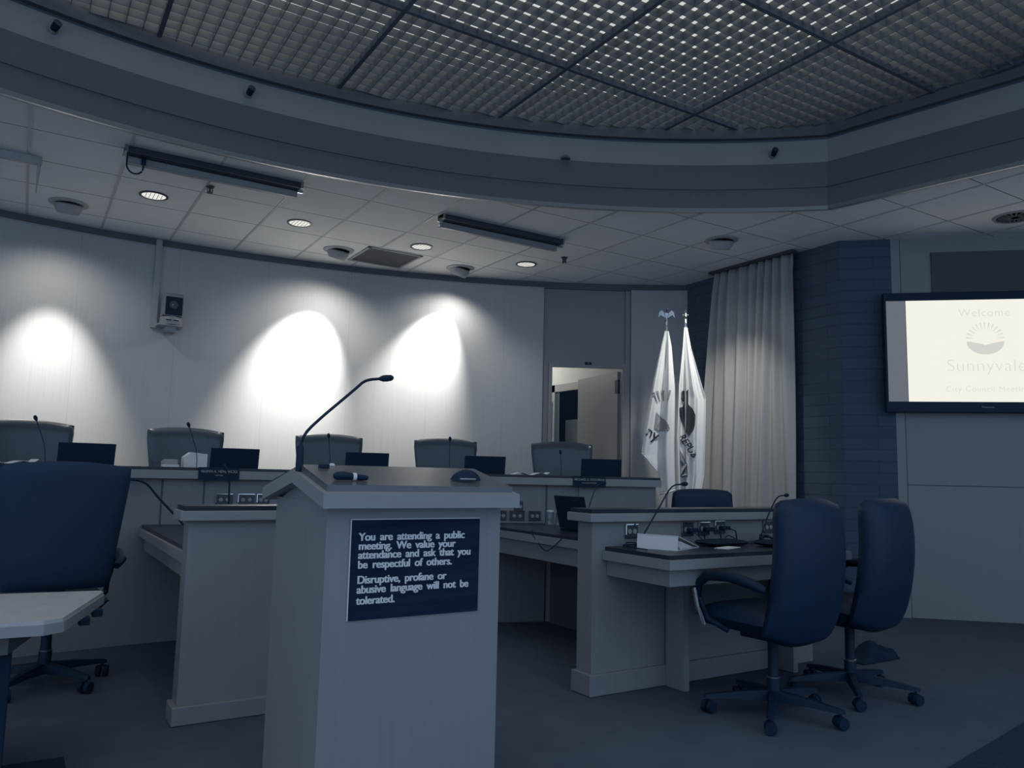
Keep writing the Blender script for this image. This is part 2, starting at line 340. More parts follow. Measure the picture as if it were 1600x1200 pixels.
# curtain
def curt(u, v):
    top = 5.95-1.02*u; bot = 6.26-1.31*u; k = v**.8
    y = top+(bot-top)*k
    amp = .030+.020*v
    ph = 2*math.pi*9.0*(u+.03*math.sin(u*9+v*2.2))
    x = 6.285-amp*((1-.75*v)*math.sin(ph)+1.25*v*math.sin(ph*.36+1.1+.6*math.sin(u*5))) + .02*v
    if v < .05: x = 6.285-.028*math.sin(ph)**3
    return Vector((x, y, (CZ-.03)*(1-v)+.03*v))
cu = thing('curtain', 'floor length pale pleated curtain hanging by the dark brick wall', 'curtain', (0, 0, 0))
o = quick('cloth', 'curtain', lambda b: grid(b, curt, 220, 60), cu, True, solid=.006)
quick('track', 'rail', lambda b: box(b, 6.23, 6.31, 4.9, 6.0, CZ-.03, CZ-.002), cu)

# ------------------------------------------------------------------ television on the right wall
tv = thing('television', 'large wall mounted screen showing the white welcome slide', 'television', (wp(.345, -.13).x, wp(.345, -.13).y, 1.80), math.atan2(WD.y, WD.x))
quick('bezel', 'black', lambda b: box(b, 0, 1.78, 0, .07, 0, 1.08, bev=.006), tv)
quick('mount', 'blackmatte', lambda b: box(b, .5, 1.3, .07, .14, .3, .8), tv)
sc = quick('screen', 'tv_white', lambda b: box(b, .185, 1.44, -.003, .002, .095, 1.005), tv)
for bx_ in (.02, 1.445): quick('side_bar', 'tv_grey', lambda b: box(b, bx_, bx_+.16, -.003, .002, .095, 1.005), tv)
TM = lambda x, z: Matrix.Translation((x, -.006, z))@Matrix.Rotation(R_(90), 4, 'X')
cxs = .825
text_mesh('slide_text', 'Welcome', .098, 'tv_text', sc, TM(cxs, .855), align='CENTER', kern=1.1, bold=-.001)
text_mesh('slide_text', 'Sunnyvale', .155, 'tv_text', sc, TM(cxs, .365), align='CENTER', bold=-.003, kern=1.05)
text_mesh('slide_text', 'City Council Meeting', .070, 'tv_text', sc, TM(cxs, .185), align='CENTER', bold=-.001, kern=1.1)
text_mesh('maker_mark', 'Panasonic', .026, 'greyplastic', tv, TM(cxs+.0, .04), align='CENTER')
def logo(b, cx, cz, r, y=-.006, rays=True):
    if rays:
        for k in range(13):
            a = math.pi*(k+.5)/13+0; c, s = math.cos(a), math.sin(a); da = .035
            pts = [(cx+r*.55*math.cos(a), cz+r*.55*math.sin(a)), (cx+r*math.cos(a-da), cz+r*math.sin(a-da)), (cx+r*math.cos(a+da), cz+r*math.sin(a+da))]
            b.faces.new([b.verts.new((p[0], y, p[1])) for p in pts])
    poly = []
    for k in range(25):
        a = math.pi+math.pi*k/24; poly.append((cx+r*math.cos(a)*.98, cz-.10*r+r*.75*math.sin(a)))
    top = [(cx+r*.98-r*1.96*k/16, cz-.10*r-.22*r*(1-abs(1-k/8))**1.6) for k in range(1, 16)]
    f = b.faces.new([b.verts.new((p[0], y, p[1])) for p in poly+top]); bmesh.ops.triangulate(b, faces=[f])
quick('slide_logo', 'tv_print', lambda b: logo(b, cxs, .645, .155), sc)

# ------------------------------------------------------------------ ceiling of tiles
def path(az0=-45, n=90):
    P = [pol(RR, az0+(44.5-az0)*i/n) for i in range(n+1)]; e = P[-1]
    return P+[e+Vector((.29, -1.34))*t for t in (.4, .8, 1.2, 2.4, 4.0)]
bm = B()
inner = [pol(RR, -45+82*i/80) for i in range(81)]+[pol(RR, 37+7.5*i/8) for i in range(1, 9)]
e = inner[-1]; inner += [e+Vector((.29, -1.34))*4.0*i/8 for i in range(1, 9)]
outer = [pol(RW+.1, -45+82*i/80) for i in range(81)]+[Vector((6.6, 6.72)).lerp(Vector((6.6, 4.45)), i/8) for i in range(1, 9)]
outer += [Vector((6.6, 4.45)).lerp(wp(3.4, .1), i/5) for i in range(1, 6)]+[Vector((9, .6)), Vector((9, -.6)), Vector((9, -1.6))]
for z in (CZ, CZ+.04):
    a = [bm.verts.new((p.x, p.y, z)) for p in inner]; c = [bm.verts.new((p.x, p.y, z)) for p in outer]
    for i in range(len(a)-1): bm.faces.new((a[i], a[i+1], c[i+1], c[i]))
struct(obj('ceiling', bm, 'tiles'))
# T-bars running away from the camera (slightly proud metal strips)
def ymin(x):
    if x-OX < RR*math.sin(R_(44.5)): return OY+math.sqrt(max(.1, RR*RR-(x-OX)**2))
    return inner[88].y-(x-inner[88].x)*1.34/.29
def ymax(x):
    if x < 6.4: return OY+math.sqrt(RW*RW-(x-OX)**2)
    return WP.y+(x-WP.x)*(WD.y/WD.x)
def bars(b):
    for j in range(-8, 13):
        x = -.116+.61*j
        y0, y1 = max(ymin(x)+.03, 1.0), ymax(x)-.02
        if y1 > y0: box(b, x-.010, x+.010, y0, y1, CZ-.005, CZ+.002)
struct(quick('trim_7', 'tbar', bars))

# ------------------------------------------------------------------ stepped ceiling well
def sweep(name, mat, prof, P=None, closed=True):
    P = P or path(); bm = B(); rings = []
    for i, p in enumerate(P):
        t = (P[min(i+1, len(P)-1)]-P[max(i-1, 0)]).normalized(); nn = Vector((-t.y, t.x))
        if i == 90: k = 1/math.cos(R_(28)) ; nn = nn*1.0
        else: k = 1
        rings.append([bm.verts.new((p.x+nn.x*o*k, p.y+nn.y*o*k, z)) for o, z in prof])
    m_ = len(prof)
    for a, b in zip(rings, rings[1:]):
        for k in range(m_ if closed else m_-1): bm.faces.new((a[k], a[(k+1) % m_], b[(k+1) % m_], b[k]))
    return struct(obj(name, bm, mat))
sweep('trim_8', 'wood_dark', [(0, CZ-.012), (0, 3.565), (.12, 3.565), (.12, CZ-.012)])
sweep('trim_9', 'wood_dark', [(-.012, 3.565), (-.012, 3.582), (.014, 3.59), (.014, 3.785), (.12, 3.785), (.12, 3.565)])
sweep('trim_10', 'plaster', [(.03, 3.785), (.03, 3.985), (.14, 3.985), (.14, 3.785)])
sweep('trim_11', 'bar', [(.05, 3.985), (.05, 4.012), (.14, 4.012), (.14, 3.985)])
sweep('trim_12', 'wood_dark', [(.0, 4.012), (.0, 4.11), (.14, 4.11), (.14, 4.012)])
sweep('trim_13', 'edgemetal', [(-.004, CZ-.045), (-.004, CZ-.012), (.10, CZ-.012), (.10, CZ-.02), (.012, CZ-.045)])
sweep('wall_plenum', 'bar', [(.1, 4.11), (.1, 4.5), (.14, 4.5), (.14, 4.11)])
# egg-crate louvre ceiling
GZ, PIT, BH = 4.085, 1.27/12, .060
def xr(y):
    e0 = pol(RR, 44.5)
    return OX+math.sqrt(RR*RR-(y-OY)**2) if y > e0.y else e0.x+(e0.y-y)*.29/1.34
def yr(x):
    e0 = pol(RR, 44.5)
    return OY+math.sqrt(max(.01, RR*RR-(x-OX)**2)) if x < e0.x else e0.y-(x-e0.x)*1.34/.29
def crate(b):
    i = 0; x0 = .582-1.27*3
    for i in range(0, 12*8):
        x = x0+i*PIT
        if x > 6.0: break
        t = .0022
        y1 = yr(x)-.01
        if y1 > .8: box(b, x-t, x+t, .8, y1, GZ, GZ+BH)
    y0 = 4.37-1.27*3
    for j in range(0, 12*5):
        y = y0+j*PIT
        if y > 5.6: break
        if y < .75: continue
        xl = max(x0, OX-math.sqrt(max(.01, RR*RR-(y-OY)**2))+.01)
        box(b, xl, xr(y)-.01, y-.0022, y+.0022, GZ, GZ+BH)
struct(quick('ceiling', 'blade', crate))
def mainbars(b):
    for k in range(-3, 5):
        x = .582+1.27*k; y1 = yr(x)-.01
        if y1 > .9: box(b, x-.015, x+.015, .8, y1, GZ-.004, GZ+.045)
    for k in range(-2, 2):
        y = 4.37+1.27*k
        if y < 5.6: box(b, max(-3.2, OX-math.sqrt(RR*RR-(y-OY)**2)+.02), xr(y)-.01, y-.015, y+.015, GZ-.003, GZ+.045)
struct(quick('trim_14', 'bar', mainbars))
# lit plenum above the louvres
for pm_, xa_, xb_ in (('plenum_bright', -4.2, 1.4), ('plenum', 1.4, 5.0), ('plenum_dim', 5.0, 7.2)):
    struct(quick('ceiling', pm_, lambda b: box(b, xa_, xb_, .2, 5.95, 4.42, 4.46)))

# ------------------------------------------------------------------ fixtures in the tiled ceiling
where = ['first recessed downlight, above the wall camera and nearest the hanging cable', 'second recessed downlight, between the two long rail fixtures', 'recessed downlight just behind the left end of the right-hand rail fixture', 'last recessed downlight, nearest the open door end of the ceiling']
for (x, y), wl in zip(CANS, where):
    t = thing('downlight', wl, 'ceiling light', (x, y, CZ), group='recessed downlights')
    quick('trim_ring', 'rail', lambda b: lathe(b, [(.112, 0), (.112, -.008), (.096, -.010), (.096, 0)], seg=40), t, True)
    quick('reflector', 'chrome', lambda b: lathe(b, [(.097, -.001), (.097, -.005), (.096, -.005), (.096, -.001)], seg=40), t, True)
    quick('lamp', 'lampface', lambda b: [prism(b, [(math.cos(a)*.093, math.sin(a)*.093) for a in [2*math.pi*k/40 for k in range(40)]], -.0045, -.003)], t)
    quick('baffle', 'greyplastic', lambda b: [box(b, q*.03-.002, q*.03+.002, -.08+abs(q)*.012, .08-abs(q)*.012, -.0075, -.0046) for q in (-2, -1, 0, 1, 2)], t)
ewh = ['eyeball spotlight nearest the left edge, aimed at the leftmost pool of light', 'eyeball spotlight left of the dark ceiling vent', 'eyeball spotlight right of the dark ceiling vent', 'eyeball spotlight in front of the curtain, aimed at the flags']
for ((ex, ey), tg, pw, sz), wl in zip(EYES, ewh):
    t = thing('eyeball_spotlight', wl, 'spotlight', (ex, ey, CZ), group='eyeball spotlights in the tiles')
    quick('flange', 'ceilitem', lambda b: lathe(b, [(.155, -.001), (.155, -.007), (.11, -.016), (.11, -.001)], seg=40), t, True)
    d = (Vector(tg)-Vector((ex, ey, EZ))).normalized(); d2 = Vector((d.x*.8, d.y*.8, -1)).normalized()
    q = d2.to_track_quat('-Z', 'Y').to_matrix().to_4x4()
    quick('ball', 'ceilitem', lambda b: lathe(b, [(.09, .0), (.112, -.012), (.108, -.045), (.085, -.088), (.078, -.092), (.07, -.07)], mtx=q, seg=36), t, True)
# louvre vent
t = thing('ceiling_vent', 'square dark air vent in the tiles between two eyeball spotlights', 'vent', (3.11, 7.60, CZ))
quick('frame', 'ceilitem', lambda b: (box(b, -.30, .30, -.30, -.275, -.012, 0), box(b, -.30, .30, .275, .30, -.012, 0), box(b, -.30, -.275, -.30, .30, -.012, 0), box(b, .275, .30, -.30, .30, -.012, 0)), t)
quick('grille', 'darkpaint', lambda b: [box(b, -.275, .275, -.275+i*.022, -.262+i*.022, -.009, -.004) for i in range(25)] + [box(b, -.275, .275, -.275, .275, -.004, -.001)], t)
t = thing('ceiling_diffuser', 'round dark slotted diffuser in the ceiling above the television', 'vent', (6.93, 3.2, CZ))
quick('ring', 'greyplastic', lambda b: lathe(b, [(.17, 0), (.16, -.012), (.14, -.012), (.14, 0)], seg=36), t, True)
quick('slots', 'darkpaint', lambda b: [box(b, -.008, .008, -.13, .13, -.012, -.002, Matrix.Rotation(R_(a), 4, 'Z')) for a in range(0, 180, 20)], t)
# sprinklers
for (x, y), wl in zip([(1.13, 6.48), (4.63, 6.47)], ['small sprinkler head below the first rail fixture', 'small sprinkler head beside the last downlight']):
    t = thing('sprinkler', wl, 'sprinkler', (x, y, CZ), group='ceiling sprinklers')
    quick('escutcheon', 'rail', lambda b: lathe(b, [(.035, 0), (.03, -.01), (.012, -.014), (.012, 0)], seg=20), t, True)
    quick('head', 'rail', lambda b: (tube(b, [(0, 0, -.01), (0, 0, -.05)], .008), box(b, -.022, -.016, -.004, .004, -.05, -.012), box(b, .016, .022, -.004, .004, -.05, -.012), lathe(b, [(.024, -.055), (.024, -.05), (.01, -.048)], seg=16)), t)
# rail fixtures
def rail_fixture(x0, x1, y, wl, lit):
    t = thing('rail_light_fixture', wl, 'light fixture', (x0, y, CZ), group='long rail fixtures'); L = x1-x0
    quick('housing', 'rail', lambda b: (box(b, 0, L, -.045, .045, -.03, -.004), box(b, 0, L, -.045, -.030, -.048, -.03), box(b, 0, L, -.008, .008, -.048, -.03), box(b, 0, L, .030, .045, -.048, -.03)), t)
    quick('reflector', 'greyplastic', lambda b: (box(b, .02, L-.02, .05, .056, -.09, -.01), box(b, .02, L-.02, .05, .09, -.096, -.088)), t)
    for xx in (.0, L-.02): quick('end_bracket', 'steel', lambda b: (box(b, xx, xx+.02, -.05, .06, -.05, 0), box(b, xx-.01, xx+.03, .0, .02, -.07, -.05)), t)
    if lit: quick('end_reflection', 'tube', lambda b: tube(b, [(.03, .075, -.075), (.36, .075, -.075)], .011), t)  # glowing rod stands in for the bright reflection at the fixture end
    return t
ta = rail_fixture(.46, 1.73, 6.0, 'dark rail fixture with a hanging plug, nearest the left edge', False)
rail_fixture(2.96, 4.26, 6.0, 'rail fixture with a bright reflection at its left end, in the middle of the tiled ceiling', True)
quick('hanging_plug', 'black', lambda b: (tube(b, [(.02, 0, -.04), (.02, .003, -.12)]+[(.075-.055*math.cos(math.pi*k/10), .005+.0015*k, -.12-.06*math.sin(math.pi*k/10)) for k in range(1, 10)]+[(.13, .02, -.12), (.13, .02, -.09)], .006), tube(b, [(.13, .02, -.10), (.13, .02, -.05)], .016)), ta)
hb = thing('hanging_bracket', 'pale ceiling bracket with a thin drop rod at the left edge', 'bracket', (-.03, 6.6, CZ))
quick('arm', 'ceilitem', lambda b: box(b, -.6, .0, -.03, .03, -.055, -.001, bev=.004), hb)
quick('drop_rod', 'ceilitem', lambda b: tube(b, [(-.015, 0, -.03), (-.02, 0, -.27)], [.014, .004]), hb)
# small cameras on the well
for az, z, wl in [(-.08, 3.88, 'little dome camera on the pale band above the wall camera'), (40.5, 3.87, 'little dome camera on the pale band by the corner of the ceiling well'), (-11.9, 3.90, 'faint small camera on the pale band near the left edge')]:
    p = pol(RR+.03, az, z)
    t = thing('dome_camera', wl, 'camera', p, R_(-az), 'small cameras on the ceiling well')
    quick('mount', 'plaster', lambda b: tube(b, [(0, .0, 0), (0, -.035, 0)], [.035, .028], 16), t, True)
    quick('camera_body', 'black', lambda b: tube(b, [(0, -.03, -.01), (0.01, -.085, .015)], [.022, .026], 14), t, True)
tag(quick('sensor_dome', 'bar', lambda b: lathe(b, [(.04, 0), (.036, .018), (.022, .032), (.006, .037)], seg=20), None, True, loc=tuple(pol(RR+.0, 24, 3.786))), 'dark little half dome sitting on the middle ledge of the ceiling well', 'sensor')

# ------------------------------------------------------------------ pan-tilt camera on the wall with conduit
t = tag(quick('cable_conduit', 'ceilitem', lambda b: curved_box(b, RW-.035, RW, -1.50, -1.14, 2.52, 3.40, 2)), 'pale vertical conduit running down the wall to the camera', 'conduit')
cp = pol(RW-.002, -.38, 2.53)
t = thing('wall_camera', 'grey robotic camera with dark lens head on a wall shelf', 'camera', cp, R_(.38))
quick('shelf', 'ceilitem', lambda b: (box(b, -.13, .11, -.20, 0, 0, .012, bev=.003), box(b, -.05, .05, -.14, 0, -.05, 0)), t)
quick('base', 'greyplastic', lambda b: (lathe(b, [(.10, .014), (.105, .03), (.10, .085), (.09, .095)], c=(0, -.11, 0), seg=32),), t, True)
quick('base_slot', 'black', lambda b: (box(b, -.06, -.01, -.217, -.205, .05, .057), box(b, .01, .06, -.217, -.205, .05, .057)), t)
hd = quick('head', 'greyplastic', lambda b: prism(b, [(-.09, .10), (.075, .10), (.075, .30), (-.055, .325), (-.09, .30)], -.09, .09, Matrix.Translation((0, -.11, 0))@Matrix.Rotation(R_(90), 4, 'Z')@Matrix.Rotation(R_(90), 4, 'X')), t)
quick('visor', 'black', lambda b: box(b, -.07, .085, -.21, -.19, .105, .285, bev=.008), hd)
quick('lens', 'rail', lambda b: tube(b, [(0, -.20, .20), (0, -.235, .20)], [.042, .04], 24), hd, True)
quick('lens_glint', 'white', lambda b: tube(b, [(-.01, -.234, .195), (-.01, -.237, .205)], .006), hd)

# ------------------------------------------------------------------ dais desk
D0, D1 = -45, 31.75
dd = thing('dais_desk', 'long curved wooden council desk on the raised platform', 'desk', (0, 0, 0))
def front(b):
    curved_box(b, 6.25, 6.32, D0, 23.35, 0.001, 1.10, 50)
    curved_box(b, 6.25, 6.32, 23.45, D1, 0.001, 1.10, 8)
    curved_box(b, 6.23, 6.25, 25.85, D1-.05, .5, 1.095, 6)
    curved_box(b, 6.24, 6.25, -3.3, -.9, .75, 1.095, 3)
quick('front_panel', 'wood', front, dd)
for sa in (-22, -12.5, -3.4, -.9, 9, 16, 23.3): quick('seam', 'bar', lambda b: curved_box(b, 6.246, 6.252, sa, sa+.12, .7, 1.095, 1), dd)
quick('ledge_edge', 'wood_x', lambda b: curved_box(b, 6.17, 6.30, D0, D1+.3, 1.095, 1.152, 50), dd)
quick('ledge_top', 'laminate', lambda b: curved_box(b, 6.19, 6.31, D0, D1+.25, 1.152, 1.172, 50), dd)
quick('desktop', 'laminate', lambda b: curved_box(b, 6.31, 6.92, D0, D1, 1.08, 1.105, 50), dd)
quick('end_panel', 'wood', lambda b: curved_box(b, 6.25, 6.92, D1-.35, D1, DZ, 1.08, 2), dd)
for az, z0, wdt, a, s, wl in [(-.12, 1.098, .275, 'GLENN A. HENDRICKS', 'MAYOR', 'dark nameplate on the desk edge in front of the second chair'), (26.5, 1.095, .27, 'MICHAEL S. GOLDMAN', 'COUNCILMEMBER', 'dark nameplate on the desk edge in front of the chair by the door')]:
    p = pol(6.165, az, z0)
    t = thing('nameplate', wl, 'nameplate', p, R_(-az), 'nameplates on the council desk')
    quick('plate', 'black', lambda b: box(b, -wdt/2, wdt/2, -.006, .0, -.012, .078), t)
    MT = lambda z: Matrix.Translation((0, -.008, z))@Matrix.Rotation(R_(90), 4, 'X')
    text_mesh('name_text', a, .024, 'platetext', t, MT(.042), align='CENTER', bold=.0003)
    text_mesh('title_text', s, .015, 'platetext', t, MT(.018), align='CENTER')

# ------------------------------------------------------------------ office chairs
def star_base(t, rad=.31, hgt=.36, rot=0, n=5, mat='black'):
    def col(b):
        lathe(b, [(.032, .07), (.032, .19), (.026, .2), (.026, hgt)], seg=16); lathe(b, [(.045, .075), (.05, .11), (.03, .125)], seg=16)
    quick('column', mat, col, t, True)
    quick('column_collar', 'steel', lambda b: lathe(b, [(.0335, .185), (.0335, .192), (.03, .194)], seg=16), t, True)
    for k in range(n):
        a = rot+2*math.pi*k/n; m_ = Matrix.Rotation(a, 4, 'Z')
        def arm(b):
            vs = []
            for x, wd, z0, z1 in [(.02, .028, .075, .125), (rad*.55, .024, .078, .112), (rad, .018, .072, .092), (rad+.015, .012, .072, .088)]:
                vs.append([b.verts.new(m_@Vector(v)) for v in ((x, -wd, z0), (x, wd, z0), (x, wd*.6, z1), (x, -wd*.6, z1))])
            for p, q in zip(vs, vs[1:]):
                for i in range(4): b.faces.new((p[i], p[(i+1) % 4], q[(i+1) % 4], q[i]))
            b.faces.new(vs[0]); b.faces.new(vs[-1][::-1])
        lg = quick('leg', mat, arm, t)
        def caster(b):
            c = Vector((math.cos(a), math.sin(a), 0))*(rad-.005); sd = Matrix.Rotation(a+.9+k, 4, 'Z')
            tube(b, [c+Vector((0, 0, .05)), c+Vector((0, 0, .078))], .008)
            for s_ in (-1, 1):
                d = sd@Vector((0, 1, 0)); tube(b, [c+d*s_*.008+Vector((0, 0, .031)), c+d*s_*.03+Vector((0, 0, .031))], [.03, .028], 16)
        quick('caster', 'blackmatte', caster, lg, True)
def pad(b, f, nu=16, nv=16):   # closed cushion from two sheets
    grid(b, lambda u, v: f(u, v, 1), nu, nv); grid(b, lambda u, v: f(u, v, -1), nu, nv)
    bmesh.ops.remove_doubles(b, verts=b.verts, dist=.0006)
def bulge(u, v, k=5): return max(0, (1-abs(2*u-1)**k)*(1-abs(2*v-1)**k))**.42
def seat(t, w_, d_, z, th, mat, y0=0):
    def f(u, v, s):
        g = bulge(u, v); return Vector(((u-.5)*w_*(1-.1*v), y0+(v-.5)*d_, z+s*th*.5*g-.03*max(0, v-.75)))
    quick('seat', mat, lambda b: pad(b, f), t, True)
def arms(t, xo, z, y0, y1, mat):
    for s in (-1, 1):
        def f(b):
            pts = [(s*(xo-.03), y0+.02, z-.02), (s*xo, y0+.08, z+.01), (s*xo, (y0+y1)/2, z+.03), (s*xo, y1-.05, z+.02), (s*xo, y1+.01, z-.03), (s*(xo-.01), y1+.02, z-.10), (s*(xo-.03), y1-.03, z-.20), (s*(xo-.10), y1-.10, z-.255)]
            tube(b, pts, [.018, .026, .028, .027, .023, .018, .016, .014], 10)
        quick('armrest', mat, f, t, True)
# wide-backed chair (council seats, the one at the left); faces +y, back at -y
def wide_chair(label, mat, group=None, top=1.13):
    t = thing('office_chair', label, 'chair', group=group)
    star_base(t, .31, .40, .3)
    seat(t, .52, .50, .46, .12, mat)
    quick('mechanism', 'blackmatte', lambda b: box(b, -.09, .09, -.12, .12, .375, .415, bev=.01), t)
    def f(u, v, s):
        h = .54+(top-.54)*v; wd = .49+.11*min(1, v*1.15)
        x = (u-.5)*wd; g = bulge(u, v, 9 if v > .5 else 6)
        y = -.27-.07*v-.06*(1-abs(2*u-1)**2)*.8+s*.042*g*(1+.25*(v > .85)*(1-v))
        zz = h-.018*abs(2*u-1)**2.5*v*1.2+.010*math.sin(u*math.pi)*v
        return Vector((x, y, zz))
    quick('backrest', mat, lambda b: pad(b, f, 24, 24), t, True)
    quick('back_bracket', 'blackmatte', lambda b: (box(b, -.04, .04, -.31, -.05, .39, .415), box(b, -.04, .04, -.31, -.285, .39, .60)), t)
    arms(t, .31, .66, -.25, .14, 'black')
    return t
cw = wide_chair('', 'leather_mid')
spots = [(-9.1, 'pale lit leather council chair nearest the left edge'), (-.35, 'leather council chair behind the small white box'), (9.0, 'leather council chair seen behind the lectern microphone stem'), (17.4, 'leather council chair between the two bright wall pools and the door'), (26.2, 'leather council chair in front of the open door')]
for i, (az, lb) in enumerate(spots):
    p = pol(7.02, az, DZ+.001)
    if i == 0: cw.location = p; cw.rotation_euler = (0, 0, R_(-az+180)); cw['label'] = lb; cw['group'] = 'council chairs behind the dais'
    else: dup(cw, p, R_(-az+180), lb, 'council chairs behind the dais')
ch = wide_chair('broad black chair with its back to us behind the low table', 'fabric', top=1.18); ch.location = (.20, 4.97, .001); ch.rotation_euler = (0, 0, R_(2))
# taller rounded chair at the right desk; faces +y
def round_chair(label):
    t = thing('office_chair', label, 'chair')
    star_base(t, .33, .40, R_(-75))
    seat(t, .50, .48, .475, .13, 'leather', .085)
    quick('mechanism', 'blackmatte', lambda b: box(b, -.10, .10, -.13, .13, .375, .42, bev=.01), t)
    def f(u, v, s):
        h = .37+.72*v; e = 2*u-1
        wd = .53+.02*math.sin(v*math.pi)-.045*v
        corner = (1-abs(2*v-1)**12)**.16 if abs(2*v-1) < 1 else 0
        x = e*.5*wd*(.84+.16*corner)
        g = bulge(u, v, 7)
        y = -.175-.05*v-.05*math.sin(v*math.pi*.9)+.05*abs(e)**2*.8+s*.062*g-.03*(v > .8)*(v-.8)*5*0
        return Vector((x, y, h-.012*abs(e)**3*(v > .5)*(v-.5)*2+.05*abs(e)**3*(v < .3)*(.3-v)*3))
    quick('backrest', 'leather', lambda b: pad(b, f, 28, 32), t, True)
    arms(t, .31, .67, -.18, .21, 'black')
    for s in (-1, 1): quick('arm_plate', 'alu', lambda b: tube(b, [(s*.328, .232, .62), (s*.322, .215, .53), (s*.30, .19, .44)], [.012, .011, .010], 6), t)
    return t
c1 = round_chair('nearer black leather chair at the right-hand desk, with curved arms'); c1.location = (3.325, 2.775, .001); c1.rotation_euler = (0, 0, R_(4))
c2 = dup(c1, (4.03, 2.83, .001), R_(9), 'farther black leather chair at the right-hand desk, before the brick wall')
t3 = dup(c1, (4.62, 4.45, .001), R_(150), 'dark chair of which only the rounded top shows behind the right desk ledge')

# ------------------------------------------------------------------ staff desks
def ledge(t, x0, x1, y0, y1, z, ov=.045):
    quick('ledge_edge', 'wood_x', lambda b: box(b, x0-ov, x1+ov, y0-ov, y1+ov, z-.058, z-.012, bev=.003), t)
    quick('ledge_top', 'laminate', lambda b: box(b, x0-ov+.015, x1+ov-.01, y0-ov+.012, y1+ov-.01, z-.012, z+.010), t)
ld = thing('staff_desk', 'left wooden staff desk with a tall end panel beside the lectern', 'desk', (0, 0, 0))
quick('end_panel', 'wood', lambda b: box(b, .70, 1.60, 3.97, 4.09, .002, .93), ld)
quick('plinth', 'wood', lambda b: (box(b, .678, 1.60, 3.95, 4.11, .002, .085, bev=.004),), ld)
ledge(ld, .70, 1.60, 3.97, 4.09, .985)
quick('desktop', 'laminate', lambda b: prism(b, [(.735, 4.09), (.735, 5.86), (1.30, 5.855), (1.30, 4.09)], .76, .782), ld)
quick('desktop_edge', 'wood_x', lambda b: prism(b, [(.715, 4.09), (.715, 5.86), (1.31, 5.855), (1.31, 4.09)], .71, .76), ld)
quick('apron', 'wood', lambda b: box(b, .75, .77, 4.09, 5.80, .62, .71), ld)
quick('modesty_panel', 'wood_dark', lambda b: box(b, 1.28, 1.30, 4.09, 5.85, .10, .71), ld)
md_ = thing('staff_desk', 'middle staff desk seen between lectern and right desk, with glasses on it', 'desk', (0, 0, 0))
quick('desktop', 'laminate', lambda b: prism(b, [(3.045, 3.66), (3.045, 5.56), (3.75, 5.30), (3.75, 3.66)], .765, .785), md_)
quick('desktop_edge', 'wood_x', lambda b: prism(b, [(3.03, 3.64), (3.03, 5.57), (3.76, 5.30), (3.76, 3.64)], .715, .765), md_)
quick('apron', 'wood', lambda b: box(b, 3.06, 3.08, 3.66, 5.52, .60, .715), md_)
quick('modesty_panel', 'wood_dark', lambda b: box(b, 3.70, 3.73, 3.66, 5.30, .002, .715), md_)
rd = thing('staff_desk', 'right wooden staff desk with ledge, two chairs pulled up to it', 'desk', (0, 0, 0))
quick('privacy_panel', 'wood', lambda b: box(b, 2.70, 4.50, 3.47, 3.60, .002, .93), rd)
quick('plinth', 'wood', lambda b: box(b, 2.678, 4.52, 3.448, 3.62, .002, .115, bev=.004), rd)
ledge(rd, 2.70, 4.50, 3.47, 3.60, .985)
quick('desktop', 'laminate', lambda b: prism(b, [(2.79, 2.96), (2.79, 3.468), (4.46, 3.468), (4.20, 2.96)], .768, .79), rd)
quick('desktop_edge', 'wood_x', lambda b: prism(b, [(2.77, 2.935), (2.77, 3.468), (4.48, 3.468), (4.22, 2.935)], .72, .768), rd)
quick('apron', 'wood', lambda b: (box(b, 2.80, 2.83, 2.99, 3.468, .635, .72), box(b, 2.80, 4.18, 2.97, 2.99, .635, .72)), rd)
for sx_ in (3.22, 4.14): quick('support_panel', 'wood', lambda b: box(b, sx_, sx_+.04, 3.30, 3.446, .002, .635), rd)

# wall outlets
def outlet(x, y, z, rz, wl, grp, w_=.09, h_=.075, plug=False):
    t = thing('outlet_plate', wl, 'outlet', (x, y, z), rz, grp)
    quick('plate', 'rail', lambda b: box(b, -w_/2, w_/2, -.010, .0, -h_/2, h_/2, bev=.002), t)
    quick('top_glint', 'chrome', lambda b: (box(b, -w_/2, w_/2, -.014, -.002, h_/2-.001, h_/2+.004), box(b, -w_/2-.002, -w_/2+.003, -.014, -.002, -h_/4, h_/2)), t)
    quick('socket', 'greyplastic', lambda b: (tube(b, [(-w_/5, -.009, 0), (-w_/5, -.014, 0)], .014, 12), tube(b, [(w_/5, -.009, 0), (w_/5, -.014, 0)], .014, 12)), t)
    if plug: quick('plug', 'black', lambda b: (box(b, -.02, .05, -.05, -.014, -.014, .010, bev=.004), tube(b, [(.03, -.045, 0), (.08, -.06, -.02), (.10, -.05, -.07)], .004)), t)
for x, z, wl, pg in [(2.975, .870, 'outlet plate nearest the left end of the right desk, behind the white binder', False), (3.41, .872, 'first of three plugged outlets behind the right desk', True), (3.545, .875, 'middle of three plugged outlets behind the right desk', True), (3.68, .880, 'third of three plugged outlets behind the right desk', True), (4.12, .875, 'outlet half hidden by the nearer black chair', False)]:
    outlet(x, 3.468, z, 0, wl, 'outlets on the right desk panel', plug=pg)
